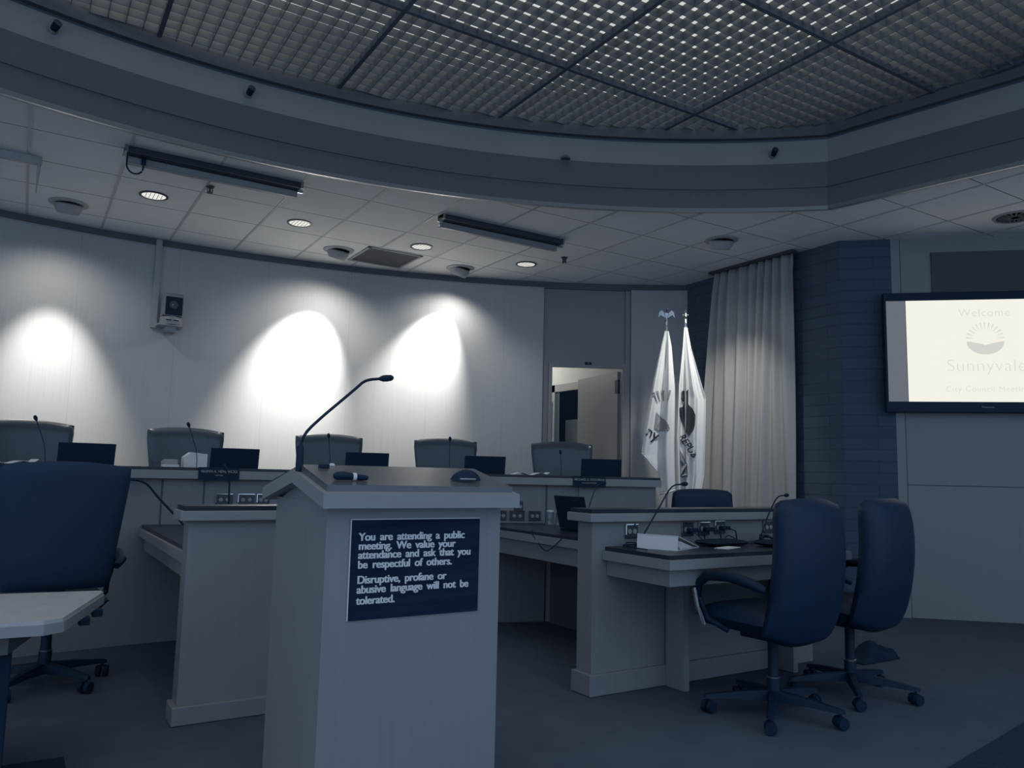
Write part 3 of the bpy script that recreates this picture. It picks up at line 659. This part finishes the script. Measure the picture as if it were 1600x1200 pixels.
for az, z, w_, wl in [(19.95, .84, .09, 'low outlet nearest the lectern on the council desk front'), (21.15, .84, .125, 'wide low outlet on the council desk front below the raised one'), (21.25, .915, .075, 'raised outlet above the wide one on the council desk front'), (22.5, .84, .10, 'low outlet beside the drinking glasses'), (.45, .95, .115, 'left outlet peeping above the left desk ledge'), (1.85, .95, .115, 'middle outlet peeping above the left desk ledge'), (2.95, .95, .09, 'outlet peeping above the left ledge next to the lectern')]:
    p = pol(6.248, az); outlet(p.x, p.y, z, R_(-az), wl, 'outlets on the council desk front', w_=w_)

# ------------------------------------------------------------------ lectern
L0, L1, F0, F1 = .878, 1.548, 2.55, 3.15
lc = thing('lectern', 'pale wooden lectern with a gabled top and notice on its front', 'lectern', (0, 0, 0))
quick('body', 'wood', lambda b: box(b, L0, L1, F0, F1, .002, 1.07), lc)
def gable(b, x0, x1, ya, yb, yr_, ze, zr, th):
    prof = [(ya, ze-th), (ya, ze), (yr_, zr), (yb, ze), (yb, ze-th), (yr_, zr-th)]
    A = [b.verts.new((x0, y, z)) for y, z in prof]; Bv = [b.verts.new((x1, y, z)) for y, z in prof]; n_ = 6
    for i in range(n_): b.faces.new((A[i], A[(i+1) % n_], Bv[(i+1) % n_], Bv[i]))
    b.faces.new((A[0], A[1], A[2], A[5])); b.faces.new((A[5], A[2], A[3], A[4])); b.faces.new((Bv[0], Bv[5], Bv[2], Bv[1])); b.faces.new((Bv[5], Bv[4], Bv[3], Bv[2]))
quick('gable_panel', 'wood', lambda b: gable(b, L0+.005, L1-.005, F0+.01, F1-.01, 2.83, 1.055, 1.15, .3), lc)
quick('top_frame', 'wood_x', lambda b: gable(b, .838, 1.585, 2.475, 3.22, 2.83, 1.103, 1.178, .048), lc)
quick('top_surface', 'lecttop', lambda b: gable(b, .858, 1.570, 2.505, 3.19, 2.80, 1.130, 1.196, .026), lc)
# notice
sg = thing('notice_sign', 'dark notice about attending a public meeting, on the lectern front', 'sign', (.963, F0, .682))
quick('board', 'signblack', lambda b: box(b, 0, .494, -.006, -.001, 0, .331), sg)
quick('board_edge', 'signtext', lambda b: (box(b, -.003, 0, -.0065, -.001, 0, .334), box(b, 0, .494, -.0065, -.001, .331, .334)), sg)
lines = [('You are attending a public', .262), ('meeting. We value your', .232), ('attendance and ask that you', .202), ('be respectful of others.', .170), ('Disruptive, profane or', .120), ('abusive language will not be', .088), ('tolerated.', .052)]
for i, (s, z) in enumerate(lines):
    text_mesh('notice_text', s, .037, 'signtext', sg, Matrix.Translation((.026, -.0066, z))@Matrix.Rotation(R_(90), 4, 'X'), bold=.0004, word=1.75, sx=1.0, kern=.96, thick=.0009)
# gooseneck microphones
def mic(loc, pts, label, grp=None, r=.0045, head=.014, hl=.035, base=True, mat='black'):
    t = thing('gooseneck_microphone', label, 'microphone', loc, group=grp)
    P = [Vector(p) for p in pts]
    # smooth the polyline
    for _ in range(2):
        Q = [P[0]]
        for a, b_ in zip(P, P[1:]): Q += [a.lerp(b_, .25), a.lerp(b_, .75)]
        P = Q+[P[-1]]
    quick('gooseneck', mat, lambda b: tube(b, P, r, 8), t, True)
    d = (P[-1]-P[-2]).normalized(); e = P[-1]
    quick('capsule', 'blackmatte', lambda b: tube(b, [e-d*.01, e+d*.005, e+d*hl*.5, e+d*hl, e+d*(hl+.008)], [head*.5, head*.95, head, head*.9, head*.5], 12), t, True)
    if base: quick('base', mat, lambda b: lathe(b, [(.035, .0), (.034, .012), (.012, .018), (.009, .05)], seg=16), t, True)
    return t
lm_ = mic((.853, 2.80, 1.185), [(0, 0, .05), (.004, 0, .10), (.03, .0, .145), (.20, 0, .30), (.235, 0, .335), (.30, 0, .345)], 'tall black gooseneck microphone on the lectern', base=False, r=.0055, head=.013, hl=.04)
quick('stem_base', 'black', lambda b: tube(b, [(0, 0, -.012), (0, 0, .07), (.001, 0, .08)], [.014, .013, .008], 12), lm_, True)
sl = math.atan2(.066, .295)
def on_top(y): return 1.130+(y-2.505)*.066/.295
t = thing('handheld_clicker', 'black handheld clicker with a white band lying on the lectern top', 'remote', (.955, 2.545, on_top(2.56)+.002), R_(-2))
quick('grip', 'black', lambda b: tube(b, [(-.055, .02, .012), (-.045, .02, .015), (-.02, .02, .016), (.01, .02, .013)], [.008, .014, .015, .012], 14), t, True)
quick('band', 'white', lambda b: tube(b, [(.010, .02, .013), (.022, .02, .013)], .0135, 14), t, True)
quick('tip', 'black', lambda b: tube(b, [(.022, .02, .012), (.055, .02, .010), (.065, .02, .010)], [.011, .010, .006], 12), t, True)
t = thing('computer_mouse', 'black computer mouse on the right end of the lectern top', 'mouse', (1.415, 2.585, on_top(2.585)+.006), R_(-25)); t.rotation_euler = (sl, 0, R_(-12))
def ms(b):
    grid(b, lambda u, v: Vector(((u-.5)*.115, (v-.5)*.062*(math.sin(math.pi*min(1, max(0, u*.94+.03)))**.45), .038*max(0, math.sin(math.pi*u))**.6*max(0, math.sin(math.pi*v))**.6)), 16, 12)
quick('shell', 'black', ms, t, True)
quick('side_grip', 'greyplastic', lambda b: tube(b, [(-.03, -.025, .008), (0, -.030, .009), (.03, -.025, .008)], .003, 6), t, True)
tag(quick('round_cap', 'black', lambda b: lathe(b, [(.020, -.004), (.020, .006), (.016, .009)], seg=20), None, True, loc=(.93, 2.76, on_top(2.76)+.003)), 'little round black cap on the lectern top by the microphone', 'cap')
tag(quick('white_button', 'white', lambda b: lathe(b, [(.010, -.004), (.010, .002), (.005, .006)], seg=16), None, True, loc=(.97, 2.79, on_top(2.79)+.003)), 'tiny white knob on the lectern top ridge', 'knob')

# ------------------------------------------------------------------ things on the dais desk
def laptop(loc, rz, label, grp=None, w_=.35, h_=.235, tilt=12, deep=.235):
    t = thing('laptop', label, 'laptop', loc, rz, grp)
    quick('base', 'black', lambda b: box(b, -w_/2, w_/2, 0, deep, 0, .016, bev=.004), t)
    m_ = Matrix.Translation((0, .0, .018))@Matrix.Rotation(R_(tilt), 4, 'X')
    quick('lid', 'blackmatte', lambda b: box(b, -w_/2, w_/2, -.006, .004, 0, h_, m_, bev=.004), t)
    quick('hinge', 'black', lambda b: tube(b, [(-w_/3, .0, .018), (w_/3, 0, .018)], .008), t)
    return t
lt = None
for i, (az, lb) in enumerate([(-7.3, 'laptop back on the council desk, nearest the left edge'), (1.4, 'laptop back on the council desk, above the first nameplate'), (10.35, 'laptop back on the council desk, above the lectern ridge'), (19.05, 'laptop back on the council desk, above the lectern mouse'), (27.95, 'laptop back on the council desk, in front of the door')]):
    p = pol(6.50, az, 1.1055)
    if lt is None: lt = laptop(p, R_(-az), lb, 'laptops on the council desk', h_=.20, tilt=10)
    else: dup(lt, p, R_(-az), lb)
for az0, az1, zt, lb in [(-9.6, -10.3, 1.455, 'thin microphone before the leftmost council chair'), (-1.1, -1.8, 1.465, 'thin microphone before the second council chair'), (7.6, 7.35, 1.43, 'thin microphone before the third council chair'), (16.25, 16.15, 1.44, 'thin microphone before the fourth council chair'), (24.75, 24.6, 1.36, 'thin microphone before the council chair by the door')]:
    p = pol(6.40, az0); q = pol(6.36, az1)-p
    mic((p.x, p.y, 1.1055), [(0, 0, .03), (0, 0, .16), (q.x*.6, q.y*.6, (zt-1.105)*.8), (q.x, q.y, zt-1.105)], lb, 'microphones on the council desk', r=.0026, head=.012, hl=.02)
# box, calculator and papers
p = pol(6.52, -1.45, 1.106)
t = thing('tissue_box', 'small white box with a sloping top on the council desk', 'box', p, R_(1.4))
quick('carton', 'paper', lambda b: prism(b, [(-.035, 0), (.125, 0), (.125, .165), (.01, .175), (-.035, .14)], -.05, .05, Matrix.Rotation(R_(90), 4, 'X')), t)
quick('lid_fold', 'white', lambda b: box(b, .008, .125, -.052, -.048, .155, .162), t)
p = pol(6.46, -2.6, 1.113)
t = thing('desk_phone', 'low dark device with pale edge left of the white box', 'phone', p, R_(2))
quick('body', 'greyplastic', lambda b: box(b, -.05, .05, -.04, .06, 0, .11, Matrix.Rotation(R_(-8), 4, 'X'), bev=.008), t)
quick('front_shelf', 'white', lambda b: box(b, -.06, .05, -.07, -.02, .0, .075, bev=.004), t)
def papers(az, L, label, curl=.05):
    p = pol(6.45, az, 1.106); t = thing('open_binder', label, 'binder', p, R_(-az), 'papers on the council desk')
    quick('sheets', 'paper', lambda b: grid(b, lambda u, v: Vector(((u-.5)*L, (v-.5)*.2-.04, .066+.018*math.sin(u*math.pi*2)**2+curl*max(0, u-.9)*6)), 24, 3), t, True, solid=.003)
    quick('cover', 'blackmatte', lambda b: box(b, -L/2, L/2, -.14, .06, 0, .062, bev=.01), t)
papers(-11.6, .34, 'open binder with curling white pages at the far left of the council desk')
papers(22.3, .32, 'open binder with white pages before the chair by the door', .04)
# staff chair desk microphones
G2 = 'gooseneck microphones at the staff desks'
mic((2.985, 3.395, .791), [(0, 0, .04), (.125, .0, .20), (.205, -.005, .315), (.245, -.005, .345), (.315, -.005, .35)], 'gooseneck microphone rising behind the white binder', G2, head=.013, hl=.03)
mic((3.93, 3.36, .791), [(0, 0, .04), (.10, .03, .16), (.20, .05, .262), (.25, .06, .285), (.32, .07, .288)], 'gooseneck microphone left of the nearer black chair', G2, head=.012, hl=.03)
mic((3.15, 4.15, .786), [(0, 0, .03), (.07, .02, .20), (.13, .04, .31), (.16, .05, .33), (.21, .06, .34)], 'short microphone peeping over the right desk ledge', G2, head=.011, hl=.025, r=.0035)
mic((1.20, 5.45, .783), [(0, 0, .03), (0, .0, .25), (-.005, 0, .33), (-.03, 0, .38)], 'dark microphone stem before the first nameplate, above the left ledge', G2, head=.010, hl=.03, r=.006)
# white binder on the right desk
t = thing('ring_binder', 'white ring binder standing wedge-like on the right desk', 'binder', (2.905, 3.335, .7905), R_(-66))
quick('spine', 'paper', lambda b: box(b, 0, .235, -.003, .003, 0, .078, Matrix.Rotation(R_(-4), 4, 'X')), t)
quick('front_cover', 'white', lambda b: prism(b, [(.0, .076), (.0, .080), (.31, .007), (.31, .003)], 0, .235, Matrix(((0, 0, 1, 0), (1, 0, 0, 0), (0, 1, 0, 0), (0, 0, 0, 1)))), t)
quick('back_cover', 'white', lambda b: box(b, 0, .235, 0, .31, 0, .004), t)
quick('pages', 'paper', lambda b: prism(b, [(.06, .006), (.25, .006), (.05, .050), (.03, .03)], .008, .225, Matrix(((0, 0, 1, 0), (1, 0, 0, 0), (0, 1, 0, 0), (0, 0, 0, 1)))), t)
quick('rings', 'rail', lambda b: [tube(b, [(x, .026+.017*math.cos(a), .028+.017*math.sin(a)) for a in [k*math.pi/6 for k in range(13)]], .003, 6, False) for x in (.02, .11, .215)], t)
tag(quick('paper_sheet', 'paper', lambda b: box(b, -.09, .09, -.04, .04, 0, .003, Matrix.Rotation(R_(20), 4, 'Z')), loc=(3.42, 3.16, .791)), 'loose white paper beside the binder on the right desk', 'paper')
def cable(name, pts, r, label, mat='black', grp=None):
    P = [Vector(p) for p in pts]
    for _ in range(3):
        Q = [P[0]]
        for a, b_ in zip(P, P[1:]): Q += [a.lerp(b_, .25), a.lerp(b_, .75)]
        P = Q+[P[-1]]
    return tag(quick(name, mat, lambda b: tube(b, P, r, 6), None, True), label, 'cable', grp)
cable('cable', [(2.86, 3.20, .795), (2.84, 3.34, .80), (2.90, 3.43, .815), (2.98, 3.42, .81), (2.93, 3.33, .796), (2.86, 3.36, .796), (2.87, 3.44, .80), (3.03, 3.42, .80)], .0035, 'black cable looped left of the white binder')
cable('cable', [(3.42, 3.42, .86), (3.48, 3.38, .80), (3.40, 3.34, .795), (3.55, 3.32, .795), (3.62, 3.38, .80), (3.70, 3.42, .845), (3.74, 3.36, .80), (3.62, 3.28, .795), (3.82, 3.30, .795)], .0035, 'tangled thin cables below the plugged outlets')
cable('cable', [(3.90, 3.34, .80), (4.0, 3.40, .83), (4.08, 3.33, .80), (3.98, 3.27, .80), (3.88, 3.34, .815), (4.0, 3.38, .84), (4.10, 3.40, .80), (3.95, 3.30, .81), (4.2, 3.28, .795)], .007, 'thick coiled black cable around the microphone base on the right desk')
cable('cable', [(3.06, 4.60, .79), (3.02, 4.57, .79), (3.05, 4.45, .66), (3.02, 4.32, .69), (3.02, 4.2, .77)], .003, 'thin cable sagging below the middle desk edge')
cable('cable', [(.42, 5.66, 1.07), (.62, 5.68, 1.09), (.72, 5.68, 1.07), (.79, 5.67, .98), (.87, 5.62, .89), (.95, 5.58, .80)], .008, 'thick dark cable dropping from the council desk to the left staff desk')
def bagf(b):
    grid(b, lambda u, v: Vector(((u-.5)*.30*(1-.2*v), -.05+.1*v+.03*math.sin(u*11), .0+.05*math.sin(math.pi*v)*(1+.4*math.sin(u*9)) )), 20, 10)
tag(quick('equipment_pouch', 'blackmatte', lambda b: pad(b, lambda u, v, s: Vector(((u-.5)*.20, (v-.5)*.12, .02+s*.018*bulge(u, v, 3)))), None, True, loc=(3.78, 3.15, .7915)), 'soft black pouch on the right desk before the microphone', 'pouch')
tag(quick('flat_tray', 'blackmatte', lambda b: pad(b, lambda u, v, s: Vector(((u-.5)*.30, (v-.5)*.16, .018+s*.016*bulge(u, v, 6)))), None, True, loc=(3.52, 3.30, .7915)), 'flat black device lying among the cables on the right desk', 'device')
# glasses and laptop on the middle desk
def tumbler(loc, label):
    t = thing('drinking_glass', label, 'glass', loc, group='upturned drinking glasses')
    quick('glass_wall', 'glass', lambda b: lathe(b, [(.036, 0), (.034, .04), (.031, .095), (.029, .105), (.026, .095), (.031, .02), (.033, 0.001)], seg=24), t, True)
    quick('base_highlight', 'white', lambda b: lathe(b, [(.030, .100), (.030, .112), (.018, .114)], seg=24), t, True)  # disc made white to paint in the highlight on the upturned base
tumbler((3.60, 5.17, .7855), 'left upturned drinking glass on the middle desk')
tumbler((3.645, 5.10, .7855), 'right upturned drinking glass, touching distance from the black laptop')
laptop((3.36, 4.52, .7855), R_(-88), 'open black laptop on the middle desk beside the glasses', w_=.34, h_=.235, tilt=14)

# ------------------------------------------------------------------ flags
HR = Vector((r2.x, r2.y)).normalized(); HN = Vector((-HR.y, HR.x))    # across / away
def flag(base, label, lt_, rt_, depthf, zt, hem, deco):
    t = thing('flag', label, 'flag', (base[0], base[1], DZ+.001), math.atan2(HR.y, HR.x))
    z0 = DZ
    def LR(tab, z):
        for (za, a), (zb, b_) in zip(tab, tab[1:]):
            if za >= z >= zb: k = (za-z)/(za-zb); return a+(b_-a)*k
        return tab[-1][1] if z < tab[-1][0] else tab[0][1]
    def surf(h, z):
        a, c = LR(lt_, z), LR(rt_, z); u = (h-a)/max(.01, c-a); return depthf(u, z)
    def f(u, v):
        zb = hem(u); z = zt+(zb-zt)*v; a, c = LR(lt_, z), LR(rt_, z)
        h = a+(c-a)*u
        return Vector((h, depthf(u, z), z-z0))
    quick('cloth', 'flagwhite', lambda b: grid(b, f, 110, 110), t, True, solid=.003)
    quick('fringe', 'paper', lambda b: grid(b, lambda u, v: f(u, 1)+Vector((.004*math.sin(u*160), -.002, -.022*v)), 80, 1), t, True, solid=.002)
    quick('pole', 'doorwood', lambda b: tube(b, [(0, .03, .05), (0, .03, 2.42)], .012, 12), t, True)
    quick('stand', 'finial', lambda b: lathe(b, [(.14, 0), (.13, .02), (.05, .045), (.02, .12), (.014, .13)], c=(0, .03, 0), seg=24), t, True)
    def put(name, mat, polys, y=-.011):
        b = B()
        for P in polys:
            fc = b.faces.new([b.verts.new((h, 0, z)) for h, z in P])
        bmesh.ops.triangulate(b, faces=b.faces[:])
        for _ in range(5):
            ed = [e_ for e_ in b.edges if e_.calc_length() > .015]
            if ed: bmesh.ops.subdivide_edges(b, edges=ed, cuts=1)
        for v in b.verts: v.co.y = surf(v.co.x, v.co.z)+y; v.co.z -= z0
        return obj(name, b, mat, t, solid=.001)
    def puttext(name, s, size, mat, h, z, rot):
        o = text_mesh(name, s, size, mat, t, Matrix.Translation((h, 0, z))@Matrix.Rotation(R_(rot), 4, 'Y')@Matrix.Rotation(R_(90), 4, 'X'), bold=.001)
        for v in o.data.vertices: v.co.y = surf(v.co.x, v.co.z)-.012; v.co.z -= z0
    deco(put, puttext)
    return t
K = 155.0
zf = lambda y: 1.18+(745.4-y)/K
def d1(put, ptxt):
    hx = lambda x: (x-1042)/K
    c = (hx(1038), zf(644)); rays = []
    for k in range(12):
        a = R_(125-k*16); w_ = .055; r0, r1 = .11, .22
        rays.append([(c[0]+r0*math.cos(a-w_*.6), c[1]+r0*math.sin(a-w_*.6)), (c[0]+r1*math.cos(a-w_), c[1]+r1*math.sin(a-w_)), (c[0]+r1*math.cos(a+w_), c[1]+r1*math.sin(a+w_)), (c[0]+r0*math.cos(a+w_*.6), c[1]+r0*math.sin(a+w_*.6))])
    rays = [r for r in rays if max(p[0] for p in r) < hx(1055.5)]
    put('sun_rays', 'flaggrey', rays)
    put('hill', 'flaggrey', [[(hx(1026), zf(645)), (hx(1032), zf(650)), (hx(1038), zf(657)), (hx(1043), zf(666)), (hx(1045), zf(672)), (hx(1036), zf(675)), (hx(1023), zf(671))]])
    ptxt('flag_letters', 'ny', .16, 'flagdark', hx(1006), zf(681), 25)
flag((5.50, 5.87), 'white city flag with a grey sun emblem, left of the pair',
     [(2.66, -.02), (2.50, -.06), (2.10, -.15), (1.70, -.22), (1.40, -.26), (1.0, -.22)],
     [(2.66, .02), (2.50, .05), (2.10, .085), (1.70, .09), (1.0, .10)],
     lambda u, z: -.01-.05*min(1, (2.7-z)*1.5)*(math.sin(u*9.5+.6)+.3*math.sin(u*21))+.02,
     2.66, lambda u: 1.42-.36*u if u < .5 else (1.02+.10*(u-.5)), d1)
def d2(put, ptxt):
    hx = lambda x: (x-1066)/K
    put('bear_print', 'flagdark', [[(hx(1059), zf(622)), (hx(1060), zf(612)), (hx(1063), zf(609)), (hx(1066), zf(612)), (hx(1069), zf(608)), (hx(1069), zf(632)), (hx(1074), zf(638)), (hx(1078), zf(650)), (hx(1077), zf(665)), (hx(1073), zf(675)), (hx(1069), zf(682)), (hx(1064), zf(672)), (hx(1061), zf(658)), (hx(1055), zf(650)), (hx(1054), zf(638)), (hx(1062), zf(635)), (hx(1064), zf(628))]])
    ptxt('flag_letters', 'REPUB', .085, 'flagdark', hx(1056), zf(682), 62)
    put('lower_band', 'flagband', [[(hx(1055), zf(702)), (hx(1067), zf(725)), (hx(1068), zf(745)), (hx(1056), zf(745))]])
flag((5.66, 5.76), 'state flag with a dark bear print, right of the pair next to the curtain',
     [(2.70, -.02), (2.50, -.035), (2.10, -.08), (1.60, -.10), (.9, -.08)],
     [(2.70, .015), (2.50, .05), (2.25, .12), (1.98, .20), (1.85, .20), (1.2, .18), (.9, .12)],
     lambda u, z: -.01-.05*min(1, (2.75-z)*1.4)*(math.sin(u*10.5+2.2)+.3*math.sin(u*24))+.02,
     2.70, lambda u: 1.02-.05*math.sin(u*4)-.08*u*(1-u), d2)
# finials
fe = [o for o in bpy.data.objects if o.name.startswith('flag') and o.type == 'EMPTY']
def eagle(b):
    lathe(b, [(.014, 2.36), (.016, 2.40), (.010, 2.43), (.014, 2.45), (.008, 2.46)], c=(0, .03, 0), seg=12)
    for s in (-1, 1):
        prism(b, [(0, 2.47), (s*.05, 2.52), (s*.075, 2.50), (s*.085, 2.44), (s*.06, 2.47), (s*.03, 2.45), (0, 2.44)], .022, .036, Matrix(((1, 0, 0, 0), (0, 0, 1, 0), (0, 1, 0, 0), (0, 0, 0, 1))))
    tube(b, [(0, .03, 2.44), (0, .03, 2.49), (.005, .025, 2.53), (.02, .02, 2.535)], [.016, .024, .014, .005], 10)
def spear(b):
    lathe(b, [(.012, 2.36), (.018, 2.39), (.010, 2.43), (.022, 2.46), (.014, 2.49), (.022, 2.515), (.010, 2.545), (.016, 2.56), (.004, 2.585)], c=(0, .03, 0), seg=14)
    box(b, -.03, .03, .026, .034, 2.47, 2.48)
quick('finial', 'finial', eagle, fe[0]); quick('finial', 'finial', spear, fe[1])

# ------------------------------------------------------------------ low table at the left
t = thing('side_table', 'low pale-topped table on a dark pedestal at the lower left', 'table', (0, 0, 0))
quick('tabletop', 'tabletop', lambda b: prism(b, [(-1.0, 3.36), (.12, 3.29), (.18, 3.33), (.36, 3.93), (.35, 3.97), (-1.0, 4.17)], .592, .625), t)
quick('edge_band', 'greyplastic', lambda b: prism(b, [(-1.003, 3.352), (.122, 3.282), (.186, 3.327), (.366, 3.93), (.355, 3.978), (-1.003, 4.178)], .575, .612), t)
quick('apron', 'wood_dark', lambda b: prism(b, [(-.9, 3.44), (.02, 3.38), (.14, 3.85), (-.9, 4.05)], .50, .575), t)
quick('pedestal', 'blackmatte', lambda b: box(b, -.14, .035, 3.45, 3.62, .05, .50, bev=.006), t)
quick('foot', 'blackmatte', lambda b: box(b, -.16, .24, 3.36, 3.62, .002, .05, bev=.006), t)
for px_, py_ in [(.33, 3.80), (.27, 3.62)]: quick('edge_clip', 'blackmatte', lambda b: box(b, px_-.02, px_+.02, py_-.03, py_+.03, .545, .575, bev=.004), t)
# crumpled bag on the floor
def bag(u, v, s):
    g = bulge(u, v, 2.5); h = .02+.06*math.exp(-((u-.42)/.2)**2)+.05*math.exp(-((u-.9)/.09)**2)
    return Vector(((u-.5)*.40, (v-.5)*.16, max(.004, (s > 0)*g*h*(1.5+.25*math.sin(u*17+v*5))+.003)))
tag(quick('crumpled_bag', 'blackmatte', lambda b: pad(b, bag, 26, 14), None, True, loc=(4.93, 3.30, .002)), 'crumpled black bag on the carpet behind the farther chair base', 'bag')
